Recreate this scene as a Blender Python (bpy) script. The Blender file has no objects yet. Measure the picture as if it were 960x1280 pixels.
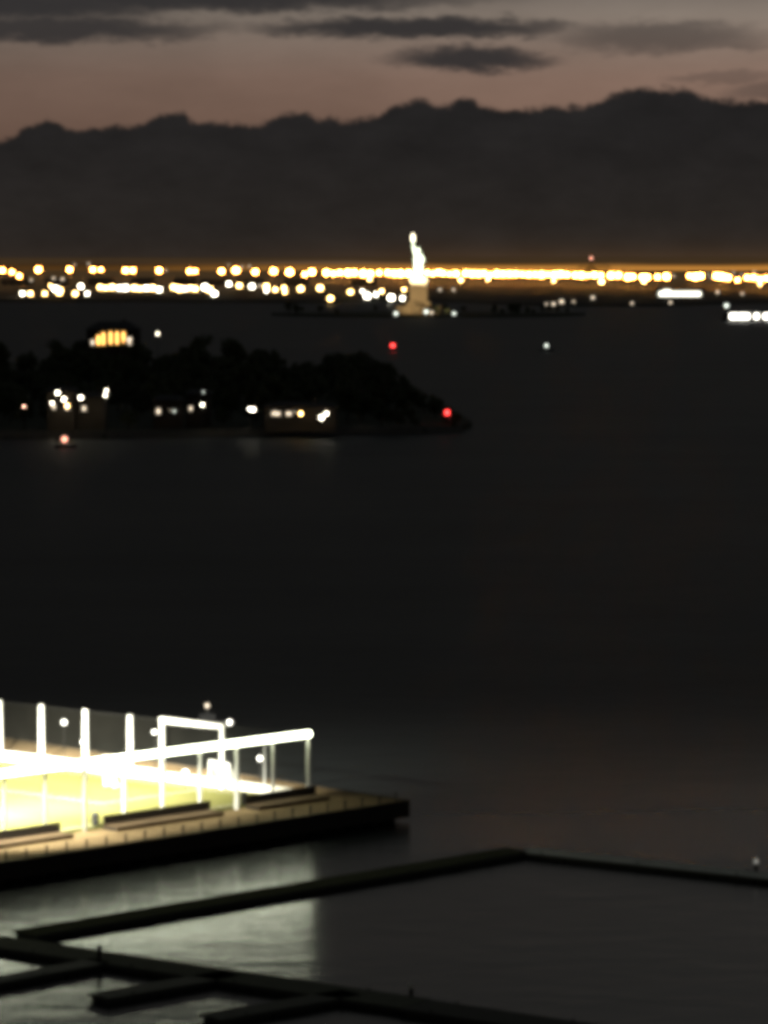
import bpy, bmesh, math, random
from mathutils import Vector, Matrix
random.seed(7)
R = math.radians
scene = bpy.context.scene
C = scene.collection

# ------------------------------------------------------------------ camera
H, F, PX, PY, HOR = 66.0, 4400.0, 480.0, 640.0, 320.0
TH = math.atan((PY - HOR) / F)
cam = bpy.data.cameras.new('camera'); cam_o = bpy.data.objects.new('camera', cam); C.objects.link(cam_o)
cam_o.location = (0, 0, H); cam_o.rotation_euler = (math.pi/2 - TH, 0, 0)
cam.sensor_fit = 'VERTICAL'; cam.sensor_height = 24.0; cam.lens = 24.0 * F / 1280.0
cam.clip_start = 1.0; cam.clip_end = 200000.0
scene.camera = cam_o
fw = Vector((0, math.cos(TH), -math.sin(TH))); up = Vector((0, math.sin(TH), math.cos(TH)))

def ray(px, py):
    return fw + up * ((PY - py) / F) + Vector((1, 0, 0)) * ((px - PX) / F)
def G(px, py, z=0.0):                      # where a sight line meets the level z
    d = ray(px, py); t = (z - H) / d.z
    return Vector((d.x*t, d.y*t, z))
def V(px, py, Y):                          # the point at distance Y
    d = ray(px, py); t = Y / d.y
    return Vector((d.x*t, Y, H + d.z*t))

# ------------------------------------------------------------------ render settings
scene.render.engine = 'CYCLES'
scene.view_settings.view_transform = 'Standard'; scene.view_settings.look = 'None'
scene.view_settings.exposure = 0; scene.view_settings.gamma = 1
cy = scene.cycles
cy.use_denoising = True; cy.denoiser = 'OPENIMAGEDENOISE'; cy.denoising_input_passes = 'RGB_ALBEDO_NORMAL'
cy.use_adaptive_sampling = False
cy.pixel_filter_type = 'BLACKMAN_HARRIS'
cy.filter_width = 5.8                      # the soft, slightly out of focus lens of the photograph
cy.max_bounces = 5; cy.diffuse_bounces = 2; cy.glossy_bounces = 3; cy.transparent_max_bounces = 12
cy.sample_clamp_indirect = 0.3
cy.caustics_reflective = False; cy.caustics_refractive = False

# ------------------------------------------------------------------ node helpers
class N:
    def __init__(s, nt): s.nt = nt; s.nodes = nt.nodes; s.links = nt.links
    def put(s, sock, val):
        if isinstance(val, bpy.types.NodeSocket): s.links.new(val, sock)
        else: sock.default_value = val
    def new(s, typ, **kw):
        n = s.nodes.new(typ)
        for k, v in kw.items(): setattr(n, k, v)
        return n
    def m(s, op, a, b=0.0, c=None, clamp=False):
        n = s.new('ShaderNodeMath', operation=op, use_clamp=clamp)
        s.put(n.inputs[0], a); s.put(n.inputs[1], b)
        if c is not None: s.put(n.inputs[2], c)
        return n.outputs[0]
    def smooth(s, x, lo, hi):
        n = s.new('ShaderNodeMapRange', interpolation_type='SMOOTHSTEP', clamp=True)
        s.put(n.inputs[0], x); s.put(n.inputs[1], lo); s.put(n.inputs[2], hi)
        n.inputs[3].default_value = 0; n.inputs[4].default_value = 1
        return n.outputs[0]
    def mix(s, f, a, b, mode='MIX'):
        n = s.new('ShaderNodeMix', data_type='RGBA', blend_type=mode)
        s.put(n.inputs[0], f); s.put(n.inputs[6], a); s.put(n.inputs[7], b)
        return n.outputs[2]
    def xyz(s, x, y, z):
        n = s.new('ShaderNodeCombineXYZ'); s.put(n.inputs[0], x); s.put(n.inputs[1], y); s.put(n.inputs[2], z)
        return n.outputs[0]
    def noise(s, vec, scale, detail=3.0, rough=0.5, dist=0.0):
        n = s.new('ShaderNodeTexNoise'); 
        if vec is not None: s.put(n.inputs['Vector'], vec)
        n.inputs['Scale'].default_value = scale; n.inputs['Detail'].default_value = detail
        n.inputs['Roughness'].default_value = rough; n.inputs['Distortion'].default_value = dist
        return n.outputs[0]

def col4(c): return (c[0], c[1], c[2], 1.0)

# ------------------------------------------------------------------ world: dusk sky with a cloud bank
world = bpy.data.worlds.new('World'); scene.world = world; world.use_nodes = True
w = N(world.node_tree); w.nodes.clear()
tc = w.new('ShaderNodeTexCoord')
sep = w.new('ShaderNodeSeparateXYZ'); w.links.new(tc.outputs['Generated'], sep.inputs[0])
az = w.m('ARCTAN2', sep.outputs[0], sep.outputs[1])
el = w.m('ARCSINE', sep.outputs[2])
def AZ(px): return (px - 480) / F
def EL(y): return (HOR - y) / F
# cloud-bank outline, as elevation over azimuth
prof = [(-40,196),(0,178),(30,164),(60,154),(78,158),(95,165),(120,160),(160,160),(195,148),(225,140),(240,152),(262,154),(320,155),(345,147),(370,141),(400,147),(440,150),
        (470,146),(490,134),(520,128),(560,132),(580,124),(600,133),(640,138),(690,135),(730,134),(765,120),(800,111),(845,113),(875,121),(905,128),(940,131),(965,129),(1000,136)]
fc = w.new('ShaderNodeFloatCurve'); cv = fc.mapping.curves[0]
pts = [((p[0] + 40) / 1040.0, (210 - p[1]) / 120.0) for p in prof]
while len(cv.points) < len(pts): cv.points.new(0.5, 0.5)
for p, q in zip(cv.points, pts): p.location = q; p.handle_type = 'AUTO_CLAMPED'
fc.mapping.update()
fx = w.m('MULTIPLY_ADD', az, F / 1040.0, 520 / 1040.0, clamp=True)
w.links.new(fx, fc.inputs['Value']); fc.inputs['Factor'].default_value = 1
bank = w.m('MULTIPLY_ADD', fc.outputs[0], 120.0 / F, (HOR - 210) / F)
v2 = w.xyz(az, w.m('MULTIPLY', el, 1.4), 0.0)
n1 = w.noise(v2, 90, 5, 0.6); n2 = w.noise(v2, 240, 5, 0.65)
wide = w.noise(w.xyz(az, 0.0, 0.0), 2.2, 3, 0.5)
bank = w.m('ADD', bank, w.m('MULTIPLY', w.m('SUBTRACT', n1, 0.5), 0.0045))
bank = w.m('ADD', bank, w.m('MULTIPLY', w.m('SUBTRACT', n2, 0.5), 0.0046))
out_w = w.smooth(w.m('ABSOLUTE', az), 0.115, 0.3)
bank = w.m('ADD', bank, w.m('MULTIPLY', out_w, w.m('MULTIPLY', w.m('SUBTRACT', wide, 0.45), 0.08)))
bank_m = w.smooth(w.m('SUBTRACT', bank, el), -0.0008, 0.0014)
# clear band above
ramp = w.new('ShaderNodeValToRGB'); w.links.new(w.m('MULTIPLY', el, 2.0, clamp=True), ramp.inputs[0])
cr = ramp.color_ramp
stops = [(0.0,(.118,.072,.053)),(0.066,(.139,.086,.064)),(0.10,(.166,.111,.087)),(0.135,(.168,.142,.120)),(0.158,(.085,.078,.073)),(0.185,(.034,.036,.036)),(0.5,(.028,.032,.033)),(1.0,(.020,.023,.025))]
cr.elements[0].position = stops[0][0]; cr.elements[0].color = col4(stops[0][1])
cr.elements[1].position = 1.0; cr.elements[1].color = col4(stops[-1][1])
for p, c in stops[1:-1]:
    e = cr.elements.new(p); e.color = col4(c)
clear = ramp.outputs[0]
# brighter to the right, dimmer to the left
side = w.m('MULTIPLY_ADD', w.smooth(az, -0.12, 0.13), 0.44, 0.92)
clear = w.mix(1.0, clear, w.xyz(side, side, side), 'MULTIPLY')
mott = w.m('MULTIPLY_ADD', w.noise(w.xyz(w.m('MULTIPLY', az, 0.35), el, 3.0), 60, 5, 0.6), 0.5, 0.75)
clear = w.mix(1.0, clear, w.xyz(mott, mott, mott), 'MULTIPLY')
sky = w.new('ShaderNodeTexSky', sky_type='NISHITA'); sky.sun_disc = False
sky.sun_elevation = R(0.5); sky.sun_rotation = R(8); sky.altitude = 60; sky.dust_density = 3.0
clear = w.mix(0.0018, clear, sky.outputs[0], 'ADD')
# long dark streaks
az_d = w.m('ADD', az, w.m('MULTIPLY', w.m('SUBTRACT', w.noise(w.xyz(az, w.m('MULTIPLY', el, 3.0), 1.0), 55, 3), 0.5), 0.012))
el_d = w.m('ADD', el, w.m('MULTIPLY', w.m('SUBTRACT', w.noise(w.xyz(az, w.m('MULTIPLY', el, 3.0), 2.0), 80, 5, 0.65), 0.5), 0.0085))
streaks = [(515,38,200,14,1.0),(430,36,90,9,.8),(590,76,105,16,1.0),(70,40,200,17,0.95),(150,50,100,10,.6),(230,0,360,20,1.0),(20,12,200,20,1.0),(820,50,130,20,0.62),(870,60,90,10,.5),(905,100,70,8,0.35),(700,-30,420,16,.9),(960,118,55,11,0.45)]
sm = None
for (sx, sy, a, b, k) in streaks:
    dx = w.m('DIVIDE', w.m('SUBTRACT', az_d, AZ(sx)), a / F)
    dy = w.m('DIVIDE', w.m('SUBTRACT', el_d, EL(sy)), b / F)
    q = w.m('ADD', w.m('MULTIPLY', dx, dx), w.m('MULTIPLY', dy, dy))
    v = w.m('MULTIPLY', w.smooth(q, 1.7, 0.1), k)
    sm = v if sm is None else w.m('MAXIMUM', sm, v)
hi = w.noise(w.xyz(w.m('MULTIPLY', az, 2.0), w.m('MULTIPLY', el, 9.0), 0.0), 2.2, 5, 0.55)
him = w.m('MULTIPLY', w.smooth(hi, 0.48, 0.62), w.smooth(el, 0.078, 0.10))
sm = w.m('MAXIMUM', sm, w.m('MULTIPLY', him, 0.8))
skyc = w.mix(w.m('MULTIPLY', sm, 0.94), clear, (.027, .0255, .0265, 1))
bgrad = w.smooth(el, 0.045, 0.0)
bankc = w.mix(bgrad, (.0170, .0157, .0156, 1), (.0205, .0174, .0154, 1))
bv = w.m('MULTIPLY_ADD', w.noise(w.xyz(az, w.m('MULTIPLY', el, 2.2), 5.0), 42, 6, 0.62), 0.9, 0.55)
bankc = w.mix(1.0, bankc, w.xyz(bv, bv, bv), 'MULTIPLY')
skyc = w.mix(bank_m, skyc, bankc)
# town glow low on the horizon
glow = w.m('EXPONENT', w.m('DIVIDE', w.m('MAXIMUM', el, 0.0), -0.0030))
glow = w.m('MULTIPLY', glow, w.m('MULTIPLY_ADD', w.smooth(az, -0.06, 0.03), 0.8, 0.2))
glow2 = w.m('MULTIPLY', w.m('EXPONENT', w.m('DIVIDE', w.m('MAXIMUM', el, 0.0), -0.008)), 0.07)
skyc = w.mix(w.m('MULTIPLY', w.m('ADD', glow, glow2), 0.20), skyc, (.15, .066, .012, 1), 'ADD')
below = w.smooth(el, -0.002, -0.02)
skyc = w.mix(below, skyc, (.012, .012, .012, 1))
scl = w.mix(1.0, skyc, (10, 10, 10, 1), 'MULTIPLY')
bgn = w.new('ShaderNodeBackground'); w.links.new(scl, bgn.inputs[0]); bgn.inputs[1].default_value = 0.1
wo = w.new('ShaderNodeOutputWorld'); w.links.new(bgn.outputs[0], wo.inputs[0])

# the sun has set behind the cloud bank: only a breath of it is left
sl = bpy.data.lights.new('sun', 'SUN'); sl.energy = 0.006; sl.angle = R(40); sl.color = (1, .82, .65)
so = bpy.data.objects.new('sun', sl); C.objects.link(so)
so.rotation_euler = (R(90 - 12), 0, R(180 - 8))

# ------------------------------------------------------------------ materials
def mat(name, c, rough=0.7, var=0.25, scale=0.6, metal=0.0, emit=None, estr=0.0, bump=0.0, spec=0.4, sample=False):
    m = bpy.data.materials.new(name); m.use_nodes = True
    n = N(m.node_tree); b = n.nodes['Principled BSDF']
    t = n.new('ShaderNodeTexCoord')
    f = n.noise(t.outputs['Object'], scale, 5, 0.6)
    lo = tuple(max(0, x*(1-var)) for x in c); hi_ = tuple(min(1, x*(1+var)) for x in c)
    n.links.new(n.mix(f, col4(lo), col4(hi_)), b.inputs['Base Color'])
    b.inputs['Roughness'].default_value = rough; b.inputs['Metallic'].default_value = metal
    b.inputs['Specular IOR Level'].default_value = spec
    if bump:
        bn = n.new('ShaderNodeBump'); bn.inputs['Strength'].default_value = bump
        n.links.new(n.noise(t.outputs['Object'], scale*6, 4), bn.inputs['Height']); n.links.new(bn.outputs[0], b.inputs['Normal'])
    if emit:
        b.inputs['Emission Color'].default_value = col4(emit); b.inputs['Emission Strength'].default_value = estr
        m.cycles.emission_sampling = 'FRONT_BACK' if sample else 'NONE'
    return m

M = {}
M['land'] = mat('land_haze_glow', (.045,.045,.032), .95, .4, .02)
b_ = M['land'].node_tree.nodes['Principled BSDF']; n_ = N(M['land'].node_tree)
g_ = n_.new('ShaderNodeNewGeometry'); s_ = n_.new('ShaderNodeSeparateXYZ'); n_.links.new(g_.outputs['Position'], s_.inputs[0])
n_.links.new(n_.m('MULTIPLY', n_.smooth(s_.outputs[1], 4700, 9000), .045), b_.inputs['Emission Strength'])   # port haze put in as a glow of the land itself
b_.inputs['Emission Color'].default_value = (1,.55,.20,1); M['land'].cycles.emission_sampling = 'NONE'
M['island'] = mat('island_grass', (.035,.042,.022), .95, .4, .05)
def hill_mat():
    # distant ridge; the lamp-lit haze before it is put in as emission
    m = mat('hill_haze_glow', (.03,.03,.028), 1, .3, .0008); n = N(m.node_tree); b = n.nodes['Principled BSDF']
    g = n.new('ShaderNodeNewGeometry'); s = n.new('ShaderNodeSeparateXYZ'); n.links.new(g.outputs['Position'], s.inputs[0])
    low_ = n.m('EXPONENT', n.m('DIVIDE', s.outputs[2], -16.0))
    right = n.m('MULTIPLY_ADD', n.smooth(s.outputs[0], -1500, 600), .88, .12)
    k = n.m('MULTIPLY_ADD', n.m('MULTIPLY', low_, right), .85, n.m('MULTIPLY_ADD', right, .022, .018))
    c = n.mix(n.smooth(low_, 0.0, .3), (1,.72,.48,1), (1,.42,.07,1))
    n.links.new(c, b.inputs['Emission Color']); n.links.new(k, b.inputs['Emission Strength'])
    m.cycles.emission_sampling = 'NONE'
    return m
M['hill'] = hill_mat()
M['rock'] = mat('seawall_stone', (.09,.085,.075), .9, .4, .3, bump=.4)
M['bark'] = mat('bark', (.05,.04,.03), .95, .3, 1.5)
M['timber'] = mat('dark_timber', (.022,.017,.012), .85, .35, 1.2)
M['bench'] = mat('bench_timber', (.085,.055,.026), .85, .35, 1.4)
M['blackm'] = mat('black_metal', (.02,.02,.02), .5, .2, 2)
M['steel'] = mat('galvanised_steel', (.35,.35,.34), .5, .15, 2)
M['white'] = mat('white_paint', (.78,.78,.72), .55, .06, 1)
M['cream'] = mat('pale_panel', (.62,.60,.52), .7, .08, .8)
M['fascia'] = mat('pier_concrete', (.030,.028,.024), .92, .4, .5, bump=.3)
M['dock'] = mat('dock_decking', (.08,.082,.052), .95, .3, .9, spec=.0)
M['dockwalk'] = mat('lighter_dock_decking', (.15,.15,.115), .95, .35, .9, spec=.0)  # lighter deck tone for the main walkway
M['dockpale'] = mat('pale_dock_decking', (.6,.6,.52), .9, .3, .7, spec=.05)  # palest deck tone, for the right outer dock
M['float'] = mat('dock_float', (.035,.035,.027), .8, .3, 1)
M['dirt'] = mat('sandstone', (.48,.36,.22), .85, .15, .1)
M['patina'] = mat('pale_green_copper', (.50,.58,.48), .6, .1, .2)
M['bld'] = mat('dark_brick', (.04,.03,.022), .9, .3, .2)
M['bldpale'] = mat('pale_stucco', (.055,.046,.034), .9, .2, .15)
M['roof'] = mat('slate_roof', (.04,.04,.042), .8, .3, .3)
M['ware'] = mat('warehouse_sheet', (.26,.22,.17), .8, .2, .03)
M['hull'] = mat('boat_hull', (.05,.05,.055), .5, .2, .3)
M['cabin'] = mat('boat_cabin', (.55,.55,.52), .5, .1, .3)
M['orange'] = mat('sodium_lamp', (.9,.8,.6), .4, .02, 1, emit=(1,.38,.075), estr=120)
M['orange2'] = mat('sodium_lamp_bright', (.9,.8,.6), .4, .02, 1, emit=(1,.36,.065), estr=150)
M['warm'] = mat('warm_lamp', (.9,.85,.7), .4, .02, 1, emit=(1,.62,.20), estr=32)
M['cool'] = mat('white_lamp', (.9,.9,.85), .4, .02, 1, emit=(1,.92,.72), estr=24)
M['dim'] = mat('dim_lamp', (.9,.85,.75), .4, .02, 1, emit=(1,.82,.6), estr=1.6)
M['dimcool'] = mat('dim_white_lamp', (.9,.9,.85), .4, .02, 1, emit=(.85,.92,.80), estr=3)
M['red'] = mat('red_lamp', (.8,.1,.05), .4, .02, 1, emit=(1,.05,.045), estr=7)
M['pink'] = mat('pale_red_lamp', (.8,.3,.2), .4, .02, 1, emit=(1,.42,.28), estr=3.0)
M['winorange'] = mat('lit_orange_window', (.8,.6,.3), .3, .05, 1, emit=(1,.50,.12), estr=3.6)
M['winwhite'] = mat('lit_white_window', (.8,.8,.7), .3, .05, 1, emit=(1,.97,.80), estr=4)
M['wincabin'] = mat('lit_cabin_window', (.8,.8,.7), .3, .05, 1, emit=(1,.95,.82), estr=9)
M['rail_light'] = mat('glowing_light_rail', (.85,.85,.78), .4, .05, .5, emit=(.95,1,.74), estr=17, sample=True)
M['lamp'] = mat('promenade_lamp', (.9,.9,.85), .4, .02, 1, emit=(1,.97,.84), estr=8, sample=True)

M['capglow'] = mat('glowing_cap', (.7,.7,.65), .4, .02, 1, emit=(1,.97,.85), estr=.2)  # faint glow put into the cap material
M['torch'] = mat('gilded_torch_light', (.9,.8,.5), .4, .02, 1, emit=(1,.88,.62), estr=7)
M['postgrey'] = mat('dimmed_white_post', (.26,.25,.19), .6, .15, .4)  # darker copy of the white posts, their dimness put into the colour
def leaf_mat():
    m = bpy.data.materials.new('leaves'); m.use_nodes = True
    n = N(m.node_tree); b = n.nodes['Principled BSDF']
    t = n.new('ShaderNodeTexCoord'); f = n.noise(t.outputs['Object'], .4, 4)
    n.links.new(n.mix(f, (.035,.044,.020,1), (.085,.098,.042,1)), b.inputs['Base Color'])
    b.inputs['Roughness'].default_value = .85
    return m
M['leaf'] = leaf_mat()

def net_mat(name, c, cover):
    m = bpy.data.materials.new(name); m.use_nodes = True
    n = N(m.node_tree); b = n.nodes['Principled BSDF']; o = n.nodes['Material Output']
    b.inputs['Base Color'].default_value = col4(c); b.inputs['Roughness'].default_value = .8
    t = n.new('ShaderNodeTexCoord')
    k = n.m('MULTIPLY_ADD', n.noise(t.outputs['Object'], .35, 4), cover*.8, cover*.6)
    tr = n.new('ShaderNodeBsdfTransparent'); mx = n.new('ShaderNodeMixShader')
    n.links.new(k, mx.inputs[0]); n.links.new(tr.outputs[0], mx.inputs[1]); n.links.new(b.outputs[0], mx.inputs[2])
    n.links.new(mx.outputs[0], o.inputs[0])
    return m
M['net'] = net_mat('fence_netting', (.25,.24,.19), .014)
M['goalnet'] = net_mat('goal_netting', (.8,.8,.75), .55)

def turf_mat():
    m = bpy.data.materials.new('artificial_turf'); m.use_nodes = True
    n = N(m.node_tree); b = n.nodes['Principled BSDF']; t = n.new('ShaderNodeTexCoord')
    s = n.new('ShaderNodeSeparateXYZ'); n.links.new(t.outputs['Object'], s.inputs[0])
    stripe = n.smooth(n.m('SINE', n.m('MULTIPLY', s.outputs[0], 2*math.pi/11)), -.25, .25)
    c = n.mix(stripe, (.118,.118,.034,1), (.132,.128,.040,1))
    f = n.noise(t.outputs['Object'], .25, 5, .6)
    c = n.mix(n.m('MULTIPLY', f, .5), c, (.15,.14,.055,1))
    n.links.new(c, b.inputs['Base Color']); b.inputs['Roughness'].default_value = .9
    b.inputs['Specular IOR Level'].default_value = .1
    return m
M['turf'] = turf_mat()

def plank_mat(name, c, pitch, axis):
    m = bpy.data.materials.new(name); m.use_nodes = True
    n = N(m.node_tree); b = n.nodes['Principled BSDF']; t = n.new('ShaderNodeTexCoord')
    s = n.new('ShaderNodeSeparateXYZ'); n.links.new(t.outputs['Object'], s.inputs[0])
    q = n.m('DIVIDE', s.outputs[axis], pitch)
    gap = n.smooth(n.m('ABSOLUTE', n.m('SUBTRACT', n.m('FRACT', q), .5)), .44, .49)
    wn = n.new('ShaderNodeTexWhiteNoise', noise_dimensions='1D'); n.links.new(n.m('FLOOR', q), wn.inputs[1])
    cc = n.mix(wn.outputs[0], col4([x*.75 for x in c]), col4([min(1, x*1.2) for x in c]))
    st = n.noise(t.outputs['Object'], .4, 5, .65)
    cc = n.mix(n.m('MULTIPLY', st, .5), cc, col4([x*.45 for x in c]))
    cc = n.mix(n.m('MULTIPLY', gap, .7), cc, (.01,.01,.008,1))
    n.links.new(cc, b.inputs['Base Color']); b.inputs['Roughness'].default_value = .85
    b.inputs['Specular IOR Level'].default_value = .15
    return m
M['planks'] = plank_mat('promenade_planks', (.27,.19,.098), .6, 0)

def water_mat():
    m = bpy.data.materials.new('harbour_water'); m.use_nodes = True
    n = N(m.node_tree); b = n.nodes['Principled BSDF']; t = n.new('ShaderNodeTexCoord')
    b.inputs['Base Color'].default_value = (.008,.010,.010,1); b.inputs['Specular Tint'].default_value = (.72,.97,.98,1)
    b.inputs['IOR'].default_value = 1.33
    mp = n.new('ShaderNodeMapping'); n.links.new(t.outputs['Object'], mp.inputs[0])
    mp.inputs['Rotation'].default_value = (0, 0, R(-20)); mp.inputs['Scale'].default_value = (.5, 1.0, 1)
    a = n.noise(mp.outputs[0], .30, 5, .6, .5); c = n.noise(mp.outputs[0], .035, 4, .5)
    hgt = n.m('ADD', n.m('MULTIPLY', a, .5), n.m('MULTIPLY', c, .8))
    s = n.new('ShaderNodeSeparateXYZ'); n.links.new(t.outputs['Object'], s.inputs[0])
    open_w = n.smooth(s.outputs[1], 350, 560)
    gust = n.noise(t.outputs['Object'], .009, 3)
    bp = n.new('ShaderNodeBump'); bp.inputs['Distance'].default_value = 1.0
    n.links.new(n.m('MULTIPLY_ADD', open_w, .15, .17), bp.inputs['Strength'])
    n.links.new(hgt, bp.inputs['Height']); n.links.new(bp.outputs[0], b.inputs['Normal'])
    m1 = n.new('ShaderNodeMapping'); n.links.new(t.outputs['Object'], m1.inputs[0]); m1.inputs['Scale'].default_value = (.006, .022, 1); m1.inputs['Rotation'].default_value = (0,0,R(6))
    m2 = n.new('ShaderNodeMapping'); n.links.new(t.outputs['Object'], m2.inputs[0]); m2.inputs['Scale'].default_value = (.09, .30, 1); m2.inputs['Rotation'].default_value = (0,0,R(-10))
    lanes = n.m('ADD', n.m('MULTIPLY', n.noise(m1.outputs[0], 1.0, 4, .6), .9), n.m('MULTIPLY', n.noise(m2.outputs[0], 1.0, 4, .65), 1.1))   # wind lanes and chop
    n.links.new(n.m('MULTIPLY', n.m('MULTIPLY_ADD', open_w, .16, .52), lanes), b.inputs['Specular IOR Level'])
    rg = n.m('ADD', n.m('MULTIPLY_ADD', open_w, .36, .16), n.m('MULTIPLY', gust, .06))
    n.links.new(rg, b.inputs['Roughness'])
    return m
M['water'] = water_mat()

# ------------------------------------------------------------------ mesh helpers
class MB:
    def __init__(s): s.v = []; s.f = []
    def box(s, x0, x1, y0, y1, z0, z1):
        i = len(s.v)
        s.v += [(x0,y0,z0),(x1,y0,z0),(x1,y1,z0),(x0,y1,z0),(x0,y0,z1),(x1,y0,z1),(x1,y1,z1),(x0,y1,z1)]
        s.f += [(i,i+3,i+2,i+1),(i+4,i+5,i+6,i+7),(i,i+1,i+5,i+4),(i+1,i+2,i+6,i+5),(i+2,i+3,i+7,i+6),(i+3,i,i+4,i+7)]
        return s
    def tube(s, p0, p1, r0, r1=None, n=8):
        r1 = r0 if r1 is None else r1
        p0, p1 = Vector(p0), Vector(p1); d = (p1-p0).normalized()
        a = d.orthogonal().normalized(); b = d.cross(a)
        i = len(s.v)
        for p, r in ((p0, r0), (p1, r1)):
            for k in range(n):
                t = 2*math.pi*k/n; s.v.append(tuple(p + a*r*math.cos(t) + b*r*math.sin(t)))
        for k in range(n):
            k2 = (k+1) % n; s.f.append((i+k, i+k2, i+n+k2, i+n+k))
        s.f.append(tuple(i+k for k in reversed(range(n)))); s.f.append(tuple(i+n+k for k in range(n)))
        return s
    def lathe(s, prof, c=(0,0), n=14, sx=1.0, sy=1.0):
        i = len(s.v)
        for (r, z) in prof:
            for k in range(n):
                t = 2*math.pi*k/n; s.v.append((c[0]+r*sx*math.cos(t), c[1]+r*sy*math.sin(t), z))
        for j in range(len(prof)-1):
            for k in range(n):
                k2 = (k+1) % n; s.f.append((i+j*n+k, i+j*n+k2, i+(j+1)*n+k2, i+(j+1)*n+k))
        s.f.append(tuple(i+k for k in reversed(range(n)))); s.f.append(tuple(i+(len(prof)-1)*n+k for k in range(n)))
        return s
    def quad(s, a, b, c, d):
        i = len(s.v); s.v += [tuple(a), tuple(b), tuple(c), tuple(d)]; s.f.append((i,i+1,i+2,i+3)); return s
    def prism(s, pts, z0, z1):
        i = len(s.v); n = len(pts)
        s.v += [(p[0],p[1],z0) for p in pts] + [(p[0],p[1],z1) for p in pts]
        s.f.append(tuple(i+k for k in reversed(range(n)))); s.f.append(tuple(i+n+k for k in range(n)))
        for k in range(n):
            k2 = (k+1) % n; s.f.append((i+k, i+k2, i+n+k2, i+n+k))
        return s
    def build(s, name, m, parent=None, smooth=False, bevel=0.0):
        me = bpy.data.meshes.new(name); me.from_pydata(s.v, [], s.f); me.validate(); me.update()
        me.materials.append(m)
        if smooth:
            for p in me.polygons: p.use_smooth = True
        o = bpy.data.objects.new(name, me); C.objects.link(o)
        if parent is not None: o.parent = parent
        if bevel:
            b = o.modifiers.new('bevel', 'BEVEL'); b.width = bevel; b.segments = 2
        return o
def tag(o, label=None, cat=None, group=None, kind=None):
    if label: o['label'] = label
    if cat: o['category'] = cat
    if group: o['group'] = group
    if kind: o['kind'] = kind
    return o
def empty(name, loc, rz=0.0):
    o = bpy.data.objects.new(name, None); C.objects.link(o); o.location = loc; o.rotation_euler = (0, 0, rz)
    o.empty_display_size = 0.5
    return o
def copy_tree(o, parent=None):
    c = o.copy(); C.objects.link(c); c.parent = parent
    for ch in list(o.children): copy_tree(ch, c)
    return c

# ------------------------------------------------------------------ water, land
mb = MB(); mb.quad((-90000,-3000,0),(90000,-3000,0),(90000,150000,0),(-90000,150000,0))
tag(mb.build('water', M['water']), kind='structure')

def shore(name, pts, z, m):
    return tag(MB().prism([(p[0], p[1]) for p in pts], -1.0, z).build(name, m), kind='structure')
# far shore: left part starts nearer than the right part
fs = [G(-700,376), G(0,377), G(250,378), G(430,379), G(520,376), G(640,381), G(720,383), G(830,383), G(900,380), G(1000,378), G(1700,376)]
fs = [(p.x, p.y) for p in fs] + [(40000, 30000), (60000, 120000), (-60000, 120000), (-40000, 30000)]
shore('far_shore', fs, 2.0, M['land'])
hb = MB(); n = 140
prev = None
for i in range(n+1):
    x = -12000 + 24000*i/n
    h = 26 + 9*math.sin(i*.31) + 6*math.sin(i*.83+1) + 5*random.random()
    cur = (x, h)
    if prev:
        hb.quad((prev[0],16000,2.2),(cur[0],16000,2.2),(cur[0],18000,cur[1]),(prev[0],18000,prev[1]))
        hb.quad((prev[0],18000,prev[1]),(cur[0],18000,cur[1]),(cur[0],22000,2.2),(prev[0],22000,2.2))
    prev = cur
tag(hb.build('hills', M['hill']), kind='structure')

# ------------------------------------------------------------------ trees (dark woods on the islands)
def make_tree(seed, h, wd):
    rnd = random.Random(seed)
    root = empty('tree', (0,0,0))
    tr = MB(); tr.tube((0,0,-.5),(0.1,0,h*.45), h*.028, h*.018, 8)
    for k in range(5):
        a = rnd.random()*6.28; tr.tube((0.05,0,h*(.25+.05*k)), (math.cos(a)*wd*.5, math.sin(a)*wd*.5, h*(.5+.07*k)), h*.012, h*.004, 5)
    tr.build('trunk', M['bark'], root)
    cb = MB(); clumps = []
    for k in range(16):
        a = rnd.random()*6.28; rr = wd*.62*math.sqrt(rnd.random()); zz = h*(.32 + .52*rnd.random())
        rr *= 1.15 - .75*abs(zz/h-.5)
        clumps.append((rr*math.cos(a), rr*math.sin(a), zz, wd*(.26+.20*rnd.random())))
    for (x, y, z, r) in clumps:
        for q in range(42):
            d = Vector((rnd.gauss(0,1), rnd.gauss(0,1), rnd.gauss(0,.8))).normalized()
            p = Vector((x,y,z)) + d*r*(.55+.5*rnd.random())
            t = d.orthogonal().normalized(); t.rotate(Matrix.Rotation(rnd.random()*6.28, 3, d)); t = (t + d*rnd.uniform(-.6,.6)).normalized(); b = d.cross(t).normalized()
            s_ = wd*.085*(.6+.8*rnd.random())
            cb.quad(p-t*s_-b*s_*.6, p+t*s_-b*s_*.7, p+t*s_*.9+b*s_*.7, p-t*s_*.8+b*s_*.6)
    cb.build('crown', M['leaf'], root)
    return root
protos = [make_tree(11, 16, 6.5), make_tree(12, 20, 7.5), make_tree(13, 13, 6.0), make_tree(14, 18, 6.0)]
used = [False]*4
def place_tree(x, y, z, s, label, group):
    k = random.randrange(4)
    if used[k]: o = copy_tree(protos[k])
    else: o = protos[k]; used[k] = True
    o.location = (x, y, z); o.rotation_euler = (0, 0, random.random()*6.28); o.scale = (s*random.uniform(.9,1.2),)*2 + (s,)
    tag(o, label, 'tree', group)
    return o

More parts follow.
